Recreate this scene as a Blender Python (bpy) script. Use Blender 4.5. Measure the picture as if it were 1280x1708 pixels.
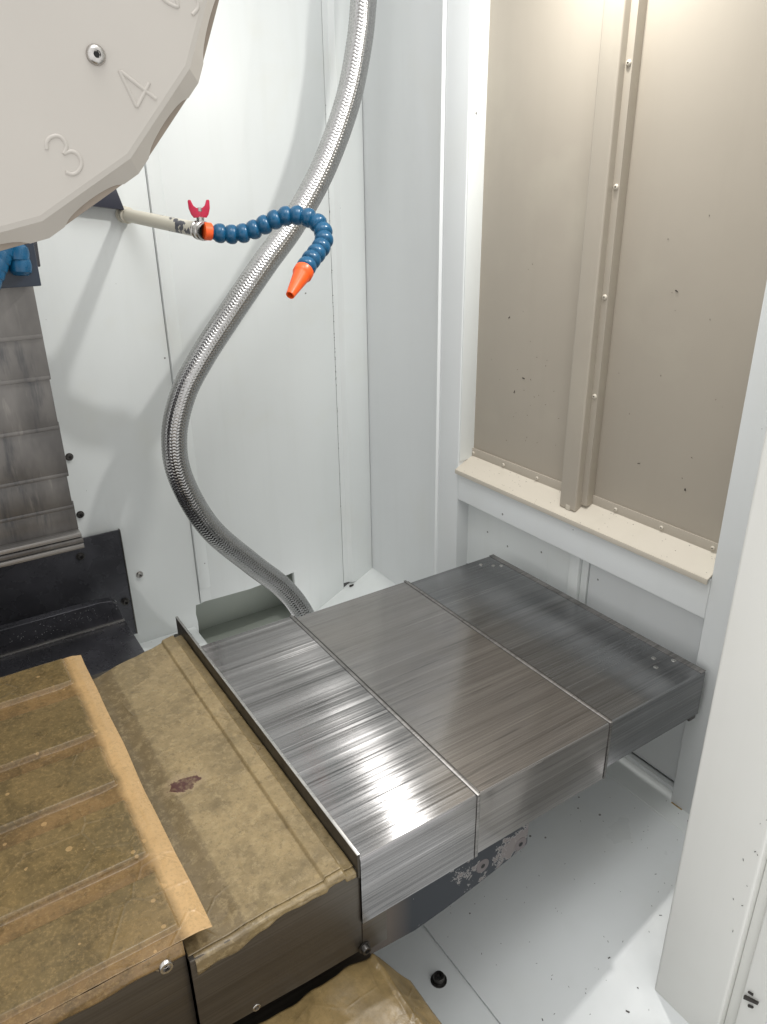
import bpy, bmesh, math, random
from mathutils import Vector, Matrix
random.seed(7)
S = bpy.context.scene
for o in list(bpy.data.objects): bpy.data.objects.remove(o)
C = S.collection
# ------------------------------------------------------------------ camera
cd = bpy.data.cameras.new('camera'); cam = bpy.data.objects.new('camera', cd); C.objects.link(cam)
cam.matrix_world = Matrix(((0.83564, 0.22386, -0.50160, 0), (-0.54913, 0.31930, -0.77233, 0), (-0.01273, 0.92083, 0.38975, 0), (0, 0, 0, 1)))
cd.sensor_fit = 'VERTICAL'; cd.sensor_height = 24; cd.lens = 24*1212/1708; cd.clip_start = .02; cd.clip_end = 50
S.camera = cam
# ------------------------------------------------------------------ light
w = bpy.data.worlds.new('World'); S.world = w; w.use_nodes = True
w.node_tree.nodes['Background'].inputs[0].default_value = (1, .995, .985, 1)
w.node_tree.nodes['Background'].inputs[1].default_value = .95
def lamp(name, loc, target, size, sy, power, col):
    l = bpy.data.lights.new(name, 'AREA'); l.shape = 'RECTANGLE'; l.size = size; l.size_y = sy; l.energy = power; l.color = col
    o = bpy.data.objects.new(name, l); C.objects.link(o); o.location = loc
    o.rotation_euler = (Vector(target)-Vector(loc)).to_track_quat('-Z', 'Y').to_euler(); return o
lamp('work_lamp', (.985, .92, .52), (.32, 1.15, -.60), .03, .045, 5.4, (1, .985, .95))
lamp('overhead_fill', (.25, .45, 1.55), (.6, .95, -.8), .9, .9, 13, (1, 1, .99))  # broad fill light added overhead to lift the shade, no lamp of the machine
S.view_settings.view_transform = 'Standard'; S.view_settings.look = 'None'; S.view_settings.exposure = .30; S.view_settings.gamma = 1
S.render.engine = 'CYCLES'
# ------------------------------------------------------------------ node helpers
class NT:
    def __init__(s, name):
        s.m = bpy.data.materials.new(name); s.m.use_nodes = True; s.t = s.m.node_tree; s.N = s.t.nodes
        s.b = s.N['Principled BSDF']; s.geo = s.N.new('ShaderNodeNewGeometry'); s.pos = s.geo.outputs['Position']
    def lk(s, a, b): s.t.links.new(a, b)
    def setv(s, sock, v):
        if hasattr(v, 'links'): s.lk(v, sock)
        else: sock.default_value = v
    def map(s, scale, vec=None, rot=(0, 0, 0), loc=(0, 0, 0)):
        n = s.N.new('ShaderNodeMapping'); s.lk(vec or s.pos, n.inputs[0]); n.inputs['Scale'].default_value = scale
        n.inputs['Rotation'].default_value = rot; n.inputs['Location'].default_value = loc; return n.outputs[0]
    def noise(s, scale, vec=None, detail=4, rough=.55, dist=0):
        n = s.N.new('ShaderNodeTexNoise'); s.lk(vec or s.pos, n.inputs['Vector']); n.inputs['Scale'].default_value = scale
        n.inputs['Detail'].default_value = detail; n.inputs['Roughness'].default_value = rough; n.inputs['Distortion'].default_value = dist; return n.outputs[0]
    def voro(s, scale, vec=None, feat='F1'):
        n = s.N.new('ShaderNodeTexVoronoi'); s.lk(vec or s.pos, n.inputs['Vector']); n.inputs['Scale'].default_value = scale; n.feature = feat; return n
    def ramp(s, v, a, b, lo=0, hi=1):
        n = s.N.new('ShaderNodeMapRange'); s.setv(n.inputs[0], v); n.inputs[1].default_value = a; n.inputs[2].default_value = b
        n.inputs[3].default_value = lo; n.inputs[4].default_value = hi; return n.outputs[0]
    def math(s, op, a, b=0):
        n = s.N.new('ShaderNodeMath'); n.operation = op; s.setv(n.inputs[0], a); s.setv(n.inputs[1], b); return n.outputs[0]
    def mix(s, f, a, b):
        n = s.N.new('ShaderNodeMix'); n.data_type = 'RGBA'; s.setv(n.inputs[0], f)
        for k, v in ((6, a), (7, b)):
            if isinstance(v, tuple): n.inputs[k].default_value = (*v, 1)
            else: s.lk(v, n.inputs[k])
        return n.outputs[2]
    def bump(s, h, strength=.1, dist=.001):
        n = s.N.new('ShaderNodeBump'); s.lk(h, n.inputs['Height']); n.inputs['Strength'].default_value = strength; n.inputs['Distance'].default_value = dist
        if s.b.inputs['Normal'].links: s.lk(s.b.inputs['Normal'].links[0].from_socket, n.inputs['Normal'])
        s.lk(n.outputs[0], s.b.inputs['Normal'])
    def sep(s):
        n = s.N.new('ShaderNodeSeparateXYZ'); s.lk(s.pos, n.inputs[0]); return n.outputs
    def fin(s, col, rough, metal=0):
        if isinstance(col, tuple): col = (*col, 1)
        s.setv(s.b.inputs['Base Color'], col); s.setv(s.b.inputs['Roughness'], rough); s.b.inputs['Metallic'].default_value = metal; return s.m

def simple(name, col, rough=.4, metal=0, var=.12, scale=25, bump=.05):
    n = NT(name); f = n.noise(scale)
    c = n.mix(n.ramp(f, .3, .7), tuple(x*(1-var) for x in col), tuple(min(1, x*(1+var)) for x in col))
    r = n.ramp(n.noise(scale*2.3), .3, .7, max(.02, rough-.07), rough+.07)
    if bump: n.bump(n.noise(scale*14), bump, .0005)
    return n.fin(c, r, metal)

def paint(name, col, rough=.38, dirt=1.0, thresh=.962):
    n = NT(name)
    c = n.mix(n.ramp(n.noise(2.2, detail=5), .3, .7), tuple(x*.955 for x in col), col)
    # faint wipe marks running down the sheet
    c = n.mix(n.ramp(n.noise(1, n.map((26, 26, 1.6)), 5), .52, .8, 0, .10*dirt), c, (col[0]*.62, col[1]*.62, col[2]*.56))
    # yellowish coolant film in blotches
    c = n.mix(n.ramp(n.noise(5, detail=6), .56, .8, 0, .22*dirt), c, (.60, .58, .46))
    # tiny chips and swarf specks, only in some cells
    v = n.voro(55, n.map((1, 1, 1), loc=(.3, .1, .7))); sepc = n.N.new('ShaderNodeSeparateColor'); n.lk(v.outputs['Color'], sepc.inputs[0])
    pick = n.math('GREATER_THAN', sepc.outputs[0], thresh); near = n.math('LESS_THAN', v.outputs['Distance'], n.ramp(sepc.outputs[1], 0, 1, .03, .16))
    clump = n.math('GREATER_THAN', n.noise(3.3), .5)
    c = n.mix(n.math('MULTIPLY', n.math('MULTIPLY', pick, near), n.math('MULTIPLY', clump, .8)), c, (.09, .08, .07))
    n.bump(n.noise(380, detail=2), .06, .0004); n.bump(n.noise(7, detail=2), .10, .006)
    r = n.ramp(n.noise(9), .3, .7, rough-.06, rough+.10)
    return n.fin(c, r)

def brushed(name, lo, hi, rough=.24, aniso=.75, streak=.5, tint=None, axis='X', bands=1.0, film=0.0, metal=1):
    n = NT(name)
    s1 = (1.6, 330, 330) if axis == 'X' else (330, 330, 3)
    s2 = (3.0, 900, 900) if axis == 'X' else (900, 900, 8)
    s3 = (.7, 42, 42) if axis == 'X' else (42, 42, 1)
    a = n.noise(1, n.map(s1), 4, .65); b = n.noise(1, n.map(s2), 3, .6); d = n.noise(1, n.map(s3), 4, .6)
    patch = n.noise(6, detail=4)
    k = n.math('ADD', n.math('MULTIPLY', a, .5), n.math('ADD', n.math('MULTIPLY', b, .2), n.math('MULTIPLY', d, .3*bands)))
    k = n.ramp(k, .36, .66*(1 if bands <= 1 else 1.05))
    c = n.mix(k, lo, hi)
    if tint: c = n.mix(n.ramp(patch, .4, .65, 0, .6), c, tint)
    if axis == 'X': c = n.mix(n.ramp(n.noise(1, n.map((5, 140, 140), loc=(1, 7, 3), rot=(0, 0, .03)), 3, .7), .60, .72, 0, .45), c, (.08, .08, .085))
    if film: c = n.mix(n.ramp(n.noise(1, n.map((2.5, 60, 60)), 5), .5, .75, 0, film), c, (.10, .09, .08))
    r = n.math('ADD', n.ramp(a, .3, .7, rough-.05*streak*2, rough+.14*streak*2), n.ramp(patch, .35, .7, -.02, .07))
    n.bump(a, .16*streak, .0003); n.bump(b, .10*streak, .0002)
    m = n.fin(c, r, metal)
    t = n.N.new('ShaderNodeVectorMath'); t.operation = 'CROSS_PRODUCT'; n.lk(n.geo.outputs['True Normal'], t.inputs[0])
    t.inputs[1].default_value = (1, 0, 0) if axis == 'X' else (0, 0, 1)
    n.b.inputs['Anisotropic'].default_value = aniso; n.lk(t.outputs[0], n.b.inputs['Tangent'])
    return m

def paper(name, dry, oily, dark, oil_lo=.35, oil_hi=.6, lands=False, wr=1.0, stain=False):
    n = NT(name); x, y, z = n.sep()
    f = n.ramp(n.noise(7, detail=7, rough=.62), oil_lo, oil_hi)
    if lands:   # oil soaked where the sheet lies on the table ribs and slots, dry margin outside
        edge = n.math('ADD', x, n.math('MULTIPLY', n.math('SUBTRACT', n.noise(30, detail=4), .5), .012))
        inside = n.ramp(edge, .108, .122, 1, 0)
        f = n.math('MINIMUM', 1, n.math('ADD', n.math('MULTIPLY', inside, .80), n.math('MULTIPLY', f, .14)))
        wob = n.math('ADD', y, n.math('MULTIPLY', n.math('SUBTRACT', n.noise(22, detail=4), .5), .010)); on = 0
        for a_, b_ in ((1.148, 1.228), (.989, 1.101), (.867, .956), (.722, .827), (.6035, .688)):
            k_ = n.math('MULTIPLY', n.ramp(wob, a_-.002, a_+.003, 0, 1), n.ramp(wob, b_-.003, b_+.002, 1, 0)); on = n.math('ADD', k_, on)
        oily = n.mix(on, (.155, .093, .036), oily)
    c = n.mix(f, dry, oily)
    dk = n.ramp(n.noise(19, detail=8, rough=.68), .47, .72, 0, .8)
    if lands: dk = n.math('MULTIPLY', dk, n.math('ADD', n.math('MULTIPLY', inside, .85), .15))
    c = n.mix(dk, c, dark)
    c = n.mix(n.ramp(n.noise(210, detail=5, rough=.8), .50, .62, 0, .50), c, (dry[0]*.55, dry[1]*.58, dry[2]*.55))
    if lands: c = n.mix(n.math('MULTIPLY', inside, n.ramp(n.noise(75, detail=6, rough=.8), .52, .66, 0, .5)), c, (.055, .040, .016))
    v = n.voro(60); sepc = n.N.new('ShaderNodeSeparateColor'); n.lk(v.outputs['Color'], sepc.inputs[0])
    spot = n.math('MULTIPLY', n.math('GREATER_THAN', sepc.outputs[0], .82), n.math('LESS_THAN', v.outputs['Distance'], n.ramp(sepc.outputs[1], 0, 1, .05, .28)))
    c = n.mix(n.math('MULTIPLY', spot, .30), c, tuple(v*1.3 for v in dry))
    if stain:
        xb = n.math('ADD', x, n.math('MULTIPLY', n.math('SUBTRACT', n.noise(24, detail=5), .5), .010))
        c = n.mix(n.ramp(xb, .181, .186, .62, 0), c, (.135, .098, .052))
        c = n.mix(n.ramp(n.noise(85, detail=6, rough=.8), .50, .64, 0, .50), c, (.40, .31, .17))
        c = n.mix(n.ramp(n.noise(120, n.map((1, 1, 1), loc=(4, 2, 1)), detail=5, rough=.8), .53, .66, 0, .5), c, (.10, .072, .036))
    if stain:   # dried dark red blot with a ragged rim and a pale scuffed halo
        uv = n.map((1, 1, 1), loc=(-.197, -.842, .764), rot=(0, 0, 0)); rr = n.N.new('ShaderNodeMapping'); n.lk(uv, rr.inputs[0])
        rr.inputs['Rotation'].default_value = (0, 0, math.radians(-32)); rr.inputs['Scale'].default_value = (1/.027, 1/.0155, 0)
        ln = n.N.new('ShaderNodeVectorMath'); ln.operation = 'LENGTH'; n.lk(rr.outputs[0], ln.inputs[0])
        dd = n.math('ADD', ln.outputs['Value'], n.math('MULTIPLY', n.math('SUBTRACT', n.noise(70, detail=6, rough=.65), .5), 2.0))
        c = n.mix(n.ramp(dd, 1.0, 1.5, .45, 0), c, (.36, .27, .16)); inner = n.ramp(dd, .82, .92, 1, 0)
        c = n.mix(n.math('MULTIPLY', inner, n.ramp(n.noise(160, detail=4), .35, .55, .55, 1)), c, (.075, .026, .020))
    # wrinkles: creased bump
    rg = n.math('ABSOLUTE', n.math('SUBTRACT', n.noise(13, detail=3, dist=.6), .5)); n.bump(rg, .16*wr, .008); n.bump(n.noise(60, detail=5, dist=.5), .16*wr, .0015)
    ve = n.voro(15, n.map((1, 1, 1), rot=(0, 0, .4)), 'DISTANCE_TO_EDGE').outputs['Distance']
    crease = n.math('MULTIPLY', n.ramp(ve, 0, .035, 1, 0), n.ramp(n.noise(5), .48, .62, 0, 1)); n.bump(crease, .5*wr, .0012); n.bump(n.noise(500), .15, .0006)
    return n.fin(c, n.ramp(n.noise(14, detail=5), .3, .7, .20, .42))

# ------------------------------------------------------------------ materials
M = {}
M['white'] = paint('white_enamel', (.72, .745, .735))
M['cool'] = paint('cool_white_enamel', (.70, .72, .72), .42, .6, .985)
M['cream'] = paint('cream_white_enamel', (.80, .80, .765), .42, .7, .99)
M['floor'] = paint('floor_enamel', (.68, .705, .705), .33, .8, .93)
M['beige'] = paint('beige_enamel', (.405, .362, .30), .48, .8, .975)
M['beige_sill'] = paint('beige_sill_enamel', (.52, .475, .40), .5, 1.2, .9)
M['duct'] = paint('grey_green_duct_paint', (.40, .43, .39))
M['backing'] = simple('shadow_gap_steel', (.05, .05, .05), .7)
M['cover1'] = brushed('bright_scratched_steel', (.16, .155, .155), (.50, .49, .49), .135, 1.0, .42, None, 'X', 1.0, .25)
M['cover2'] = brushed('satin_steel', (.22, .21, .208), (.44, .42, .405), .12, .85, .30, (.30, .28, .26), 'X', 1, .3, .88)
M['cover3'] = brushed('oily_grey_steel', (.15, .155, .16), (.36, .36, .365), .16, .8, .35, (.19, .195, .20), 'X', 1, .35, .86)
M['edge'] = brushed('worn_edge_steel', (.16, .155, .15), (.42, .405, .39), .38, .3, .5)
M['flange'] = simple('dark_flange_steel', (.060, .052, .040), .42, .45, .25, 40, .1)
M['flange_edge'] = simple('flange_bright_edge', (.50, .49, .47), .3, 1)
n = NT('column_cover_steel'); st_ = n.noise(1, n.map((34, 34, 5)), 5, .65); big = n.noise(1, n.map((7, 7, 3)), 5, .6)
c = n.mix(n.ramp(big, .35, .7), (.12, .115, .112), (.30, .285, .27)); c = n.mix(n.ramp(st_, .56, .72, 0, .75), c, (.055, .06, .07))
c = n.mix(n.ramp(n.noise(1, n.map((60, 60, 10), loc=(3, 1, 2)), 4), .62, .8, 0, .6), c, (.38, .36, .33))
n.bump(st_, .1, .0004); M['zcover'] = n.fin(c, n.ramp(big, .3, .7, .36, .5), .8)
M['black'] = simple('blackened_steel', (.066, .066, .075), .27, .55, .3, 9, .1)
M['box'] = brushed('oily_grey_brown_steel', (.082, .070, .055), (.155, .136, .112), .33, .3, .3, (.075, .061, .045), 'X', .6, .3, .7)
M['screw'] = simple('screw_steel', (.50, .48, .46), .26, 1, .2, 200, 0)
M['dark_screw'] = simple('dark_screw_steel', (.09, .085, .08), .32, .9, .2, 200, 0)
M['socket'] = simple('socket_black', (.012, .012, .012), .6)
M['braid'] = simple('braided_steel', (.44, .435, .43), .2, 1, .2, 300, 0)
M['disc'] = simple('magazine_plastic', (.475, .445, .405), .42, 0, .03, 6, .05)
M['disc_in'] = simple('magazine_inner_brown', (.27, .225, .18), .5)
M['blue'] = simple('blue_hose_plastic', (.004, .075, .165), .3, 0, .15, 60, .02)
M['orange'] = simple('orange_nozzle_plastic', (.82, .10, .012), .38, 0, .08, 60, .02)
M['red'] = simple('magenta_red_handle', (.42, .008, .045), .33, 0, .1, 80, .03)
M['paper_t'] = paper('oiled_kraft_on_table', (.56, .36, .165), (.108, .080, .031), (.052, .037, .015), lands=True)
M['paper_a'] = paper('oiled_kraft_on_apron', (.34, .25, .125), (.195, .145, .072), (.12, .086, .04), .38, .62, stain=True)
M['paper_c'] = paper('oiled_kraft_crumpled', (.32, .225, .10), (.165, .115, .047), (.10, .07, .03), .38, .62, False, 1.5)
M['swarf'] = simple('swarf_black', (.05, .045, .04), .45, .4)
# chipped pipe paint
n = NT('cream_pipe_paint'); x, y, z = n.sep()
band = n.math('MULTIPLY', n.ramp(x, .503, .515, 0, 1), n.ramp(x, .522, .530, 1, 0))
chip = n.math('GREATER_THAN', n.math('MULTIPLY', n.noise(48, detail=4), band), .47)
n.bump(n.math('SUBTRACT', 1, chip), .4, .0006)
M['pipe'] = n.fin(n.mix(chip, (.60, .56, .46), (.05, .05, .065)), .38)
# bracket paint with bare patches
n = NT('chipped_grey_paint'); x, y, z = n.sep()
chip = n.math('GREATER_THAN', n.math('ADD', n.noise(24, detail=9, rough=.72), n.ramp(n.noise(4), .35, .7, -.12, .06)), .57)
rim = n.math('GREATER_THAN', n.math('ADD', n.noise(24, detail=9, rough=.72), n.ramp(n.noise(4), .35, .7, -.12, .06)), .555)
n.bump(n.math('SUBTRACT', 1, chip), .6, .0008)
brown = n.ramp(x, .44, .40)
c = n.mix(chip, n.mix(rim, (.030, .035, .043), (.36, .35, .34)), (.19, .17, .165))
c = n.mix(brown, c, (.12, .098, .082))
M['bracket'] = n.fin(c, .68)
# braided hose: dark in weave valleys comes from geometry; slight oil
# ------------------------------------------------------------------ geometry helpers
def mesh_obj(name, verts, faces, mat, parent=None, smooth=False, autos=None):
    me = bpy.data.meshes.new(name); off = parent_loc(parent)
    me.from_pydata([tuple(Vector(v)-off) for v in verts], [], faces); me.update()
    me.materials.append(M[mat] if isinstance(mat, str) else mat)
    if smooth:
        for p in me.polygons: p.use_smooth = True
    o = bpy.data.objects.new(name, me); C.objects.link(o); o.parent = parent
    return o
def parent_loc(p):
    v = Vector((0, 0, 0))
    while p: v += p.location; p = p.parent
    return v
def bm_obj(name, bm, mat, parent=None, smooth=False):
    off = parent_loc(parent)
    bmesh.ops.recalc_face_normals(bm, faces=bm.faces)
    for v in bm.verts: v.co -= off
    me = bpy.data.meshes.new(name); bm.to_mesh(me); bm.free(); me.materials.append(M[mat] if isinstance(mat, str) else mat)
    if smooth:
        for p in me.polygons: p.use_smooth = True
        me.set_sharp_from_angle(angle=math.radians(38))
    o = bpy.data.objects.new(name, me); C.objects.link(o); o.parent = parent; return o
def bevel(bm, w, seg=2, ang=30):
    es = [e for e in bm.edges if len(e.link_faces) == 2 and e.calc_face_angle(0) > math.radians(ang)]
    if w > 0: bmesh.ops.bevel(bm, geom=es, offset=w, segments=seg, profile=.6, affect='EDGES', clamp_overlap=True)
def box(name, a, b, mat, parent=None, bev=.001, seg=2):
    bm = bmesh.new(); bmesh.ops.create_cube(bm, size=1)
    for v in bm.verts: v.co = Vector([(a[i]+b[i])/2 + v.co[i]*abs(b[i]-a[i]) for i in range(3)])
    bevel(bm, bev, seg); return bm_obj(name, bm, mat, parent, True)
def prism(name, poly, axis, d0, d1, mat, parent=None, bev=.0008, seg=2):
    """poly: list of 2-D points in the other two axes (ordered), extruded along axis from d0 to d1"""
    def P(p, d):
        if axis == 'X': return (d, p[0], p[1])
        if axis == 'Y': return (p[0], d, p[1])
        return (p[0], p[1], d)
    bm = bmesh.new(); A = [bm.verts.new(P(p, d0)) for p in poly]; B = [bm.verts.new(P(p, d1)) for p in poly]
    bm.faces.new(A); bm.faces.new(B); n = len(poly)
    for i in range(n): bm.faces.new((A[i], A[(i+1) % n], B[(i+1) % n], B[i]))
    bmesh.ops.recalc_face_normals(bm, faces=bm.faces); bevel(bm, bev, seg)
    return bm_obj(name, bm, mat, parent, True)
def slab(name, quad, th, mat, parent=None, bev=.0006):
    """thin plate from 4 (or more) 3-D points, thickened along its normal (away from the first side)"""
    q = [Vector(p) for p in quad]; nrm = (q[1]-q[0]).cross(q[2]-q[0]).normalized()*th
    bm = bmesh.new(); A = [bm.verts.new(p) for p in q]; B = [bm.verts.new(p-nrm) for p in q]
    bm.faces.new(A); bm.faces.new(B[::-1]); n = len(q)
    for i in range(n): bm.faces.new((A[i], A[(i+1) % n], B[(i+1) % n], B[i]))
    bmesh.ops.recalc_face_normals(bm, faces=bm.faces); bevel(bm, bev, 1); return bm_obj(name, bm, mat, parent, True)
def lathe_bm(profile, seg, org, axis, bm=None):
    """profile: (r, t) pairs along axis from org"""
    bm = bm or bmesh.new(); org = Vector(org); ax = Vector(axis).normalized(); rot = ax.to_track_quat('Z', 'Y').to_matrix()
    rings = []
    for r, t in profile:
        if r < 1e-6: rings.append([bm.verts.new(org+ax*t)])
        else: rings.append([bm.verts.new(org+rot @ Vector((r*math.cos(2*math.pi*k/seg), r*math.sin(2*math.pi*k/seg), t))) for k in range(seg)])
    for a, b in zip(rings, rings[1:]):
        for k in range(seg):
            k2 = (k+1) % seg
            if len(a) == 1 and len(b) == 1: continue
            if len(a) == 1: bm.faces.new((a[0], b[k], b[k2]))
            elif len(b) == 1: bm.faces.new((a[k], b[0], a[k2]))
            else: bm.faces.new((a[k], b[k], b[k2], a[k2]))
    return bm
def lathe(name, profile, seg, org, axis, mat, parent=None): return bm_obj(name, lathe_bm(profile, seg, org, axis), mat, parent, True)
def spline(pts, n):
    P = [Vector(p) for p in pts]; P = [P[0]*2-P[1]]+P+[P[-1]*2-P[-2]]; out = []
    for i in range(1, len(P)-2):
        a, b, c, d = P[i-1:i+3]
        for k in range(n):
            t = k/n; out.append(.5*((2*b)+(c-a)*t+(2*a-5*b+4*c-d)*t*t+(3*b-a-3*c+d)*t**3))
    out.append(P[-2]); return out
def resample(pts, step):
    L = [0]
    for a, b in zip(pts, pts[1:]): L.append(L[-1]+(b-a).length)
    n = max(2, int(round(L[-1]/step))); out = []; j = 0
    for i in range(n+1):
        s = L[-1]*i/n
        while j < len(L)-2 and L[j+1] < s: j += 1
        t = (s-L[j])/max(1e-9, L[j+1]-L[j]); out.append(pts[j].lerp(pts[j+1], min(1, t)))
    return out
def frames(pts):
    T = [(pts[min(i+1, len(pts)-1)]-pts[max(i-1, 0)]).normalized() for i in range(len(pts))]
    u = T[0].orthogonal().normalized(); U = []
    for t in T:
        u = (u-t*u.dot(t)).normalized(); U.append(u.copy())
    return T, U
def tube_bm(pts, rad, seg=12, bm=None, cap=True):
    bm = bm or bmesh.new(); T, U = frames(pts); rings = []
    for i, (p, t, u) in enumerate(zip(pts, T, U)):
        v = t.cross(u); r = rad(i) if callable(rad) else rad
        rings.append([bm.verts.new(p+(u*math.cos(2*math.pi*k/seg)+v*math.sin(2*math.pi*k/seg))*r) for k in range(seg)])
    for a, b in zip(rings, rings[1:]):
        for k in range(seg): bm.faces.new((a[k], b[k], b[(k+1) % seg], a[(k+1) % seg]))
    if cap: bm.faces.new(rings[0]); bm.faces.new(rings[-1])
    return bm
def thing(name, label, cat, loc, group=None):
    o = bpy.data.objects.new(name, None); C.objects.link(o); o.location = loc; o.empty_display_size = .02
    o['label'] = label; o['category'] = cat
    if group: o['group'] = group
    bpy.context.view_layer.update(); return o
def tag(o, label, cat, group=None):
    o['label'] = label; o['category'] = cat
    if group: o['group'] = group
    return o
def struct(o): o['kind'] = 'structure'; return o
def stuff(o): o['kind'] = 'stuff'; return o

# screws: sub-mesh prototypes, origin at seat, axis local +Z, then placed by rotation
def screw_proto(kind, r):
    if kind == 'button': prof = [(r, 0), (r, r*.12), (r*.93, r*.32), (r*.75, r*.52), (r*.5, r*.63), (r*.38, r*.64), (r*.36, r*.3), (0, r*.3)]
    else: prof = [(r*1.45, 0), (r*1.45, r*.22), (r*1.02, r*.24), (r, r*.3), (r, r*1.15), (r*.9, r*1.3), (r*.55, r*1.3), (r*.5, r*.8), (0, r*.8)]
    bm = lathe_bm(prof, 20, (0, 0, 0), (0, 0, 1)); bmesh.ops.recalc_face_normals(bm, faces=bm.faces)
    me = bpy.data.meshes.new('screw'); bm.to_mesh(me); bm.free()
    for p in me.polygons: p.use_smooth = True
    me.set_sharp_from_angle(angle=math.radians(35))
    bm = lathe_bm([(r*.34, 0), (0, .0001)], 6, (0, 0, (r*.34 if kind == 'button' else r*.86)), (0, 0, 1))
    m2 = bpy.data.meshes.new('socket'); bm.to_mesh(m2); bm.free(); m2.materials.append(M['socket']); return me, m2
_sc = {}
def screw(loc, axis, r, kind='button', mat='screw', parent=None, name='screw'):
    key = (kind, round(r, 5), mat)
    if key not in _sc:
        a, b = screw_proto(kind, r); a.materials.append(M[mat]); _sc[key] = (a, b)
    q = Vector(axis).to_track_quat('Z', 'Y'); a, b = _sc[key]
    o = bpy.data.objects.new(name, a); C.objects.link(o); o.parent = parent; o.location = Vector(loc)-parent_loc(parent)
    o.rotation_mode = 'QUATERNION'; o.rotation_quaternion = q
    s = bpy.data.objects.new('hex_socket', b); C.objects.link(s); s.parent = o
    return o

# ------------------------------------------------------------------ back wall (faces -Y, at y = 1.81)
WY = 1.81
wall = thing('back_wall', 'white painted sheet metal back wall with folded vertical seams behind the braided hose', 'wall', (.3, WY, -1.1))
prism('wall_panel', [(-.9, 1.3), (.546, 1.3), (.546, -1.046), (.533, -1.046), (.530, -1.075), (.533, -1.10), (.530, -1.20), (-.9, -1.20)], 'Y', WY, WY+.015, 'white', wall)
prism('wall_panel', [(.5475, 1.3), (1.018, 1.3), (1.018, -1.150), (.95, -1.185), (.95, -1.25), (.846, -1.25), (.846, -1.034), (.70, -1.046), (.56, -1.043), (.5475, -1.046)], 'Y', WY, WY+.015, 'white', wall)
# raised folded lap strips on the panel seams
prism('seam_rib', [(.5485, WY-.001), (.5485, WY-.006), (.566, WY-.006), (.582, WY-.0005), (.582, WY+.001), (.5485, WY+.001)], 'Z', -1.0, 1.3, 'white', wall, .0005)
prism('seam_rib', [(.548, WY-.001), (.548, WY-.004), (.562, WY-.004), (.580, WY-.0005)], 'Z', -1.04, -1.0, 'white', wall, 0)
prism('seam_strip', [(1.0195, WY+.014), (1.0195, WY), (1.034, WY-.001), (1.046, WY-.012), (1.120, WY-.012), (1.120, WY+.014)], 'Z', -1.125, 1.3, 'white', wall, .001)
box('seam_backing', (1.00, WY+.0165, -1.2), (1.16, WY+.03, 1.3), 'backing', wall, 0)
box('seam_backing', (.50, WY+.0165, -1.0), (.60, WY+.03, 1.3), 'backing', wall, 0)
# duct behind the cut-out
duct = thing('hose_cutout', 'shaded rectangular cut-out low in the back wall where the braided hose enters', 'wall cut-out', (.68, WY+.02, -1.15))
slab('duct_back', [(.47, 1.98, -1.25), (.92, 1.98, -1.25), (.92, 1.90, -.98), (.47, 1.90, -.98)], .006, 'duct', duct)
slab('duct_floor', [(.47, 1.83, -1.235), (.92, 1.83, -1.235), (.92, 1.99, -1.235), (.47, 1.99, -1.235)], .006, 'duct', duct)
slab('duct_top', [(.47, 1.827, -1.02), (.92, 1.827, -1.02), (.92, 1.93, -1.00), (.47, 1.93, -1.00)], .004, 'duct', duct)
for xx in (.47, .92): box('duct_side', (xx-.003, 1.827, -1.25), (xx+.003, 1.99, -.98), 'duct', duct, .0005)

# ------------------------------------------------------------------ right wall with the framed door
rw = thing('side_wall', 'cool white folded sheet metal side wall framing the beige panels', 'wall', (1.1, 1.2, -1.09))
slab('corner_panel', [(1.13, WY-.006, -1.12), (1.13, WY-.006, 1.3), (1.13, 1.452, 1.3), (1.13, 1.452, -1.12)], .008, 'cool', rw)
slab('bent_panel', [(1.13, 1.4515, -1.12), (1.13, 1.4515, 1.3), (1.0625, 1.378, 1.3), (1.0625, 1.378, -1.12)], .008, 'cool', rw)
fx = 1.0625
box('frame_post', (fx, 1.300, -1.10), (fx+.04, 1.378, 1.3), 'cool', rw, .003, 3)
box('frame_post', (fx, .20, -1.097), (fx+.04, .6135, 1.3), 'cool', rw, .003, 3)
box('frame_rail', (fx+.0005, .6137, -.675), (fx+.04, 1.2998, -.5955), 'cool', rw, .003, 3)
slab('window_reveal', [(fx+.042, 1.2995, -.60), (fx+.042, 1.2995, 1.3), (fx+.05, 1.3085, 1.3), (fx+.05, 1.3085, -.60)], .004, 'white', rw)
box('window_reveal', (fx+.002, 1.2975, -.575), (fx+.048, 1.3005, 1.3), 'white', rw, .0008)
# recessed lower panels
rp = thing('lower_recess', 'pale recessed lower wall panels with folded seams under the beige sill', 'wall panel', (1.11, .95, -1.09))
rx = 1.100
box('recess_panel', (rx, 1.021, -1.12), (rx+.01, 1.34, -.60), 'white', rp, .001)
box('recess_panel', (rx-.002, .949, -1.12), (rx+.01, 1.0195, -.60), 'white', rp, .0015)
box('recess_rib', (rx-.012, .921, -1.12), (rx+.01, .948, -.60), 'white', rp, .002)
box('recess_panel', (rx-.004, .903, -1.12), (rx+.01, .920, -.60), 'white', rp, .001)
box('recess_panel', (rx-.001, .618, -1.075), (rx+.01, .9005, -.60), 'cool', rp, .001)
box('recess_toe', (rx-.014, .60, -1.096), (rx-.001, .9005, -1.078), 'cool', rp, .001)
box('recess_backing', (rx+.012, .60, -1.12), (rx+.02, 1.36, -.59), 'backing', rp, 0)
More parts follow.
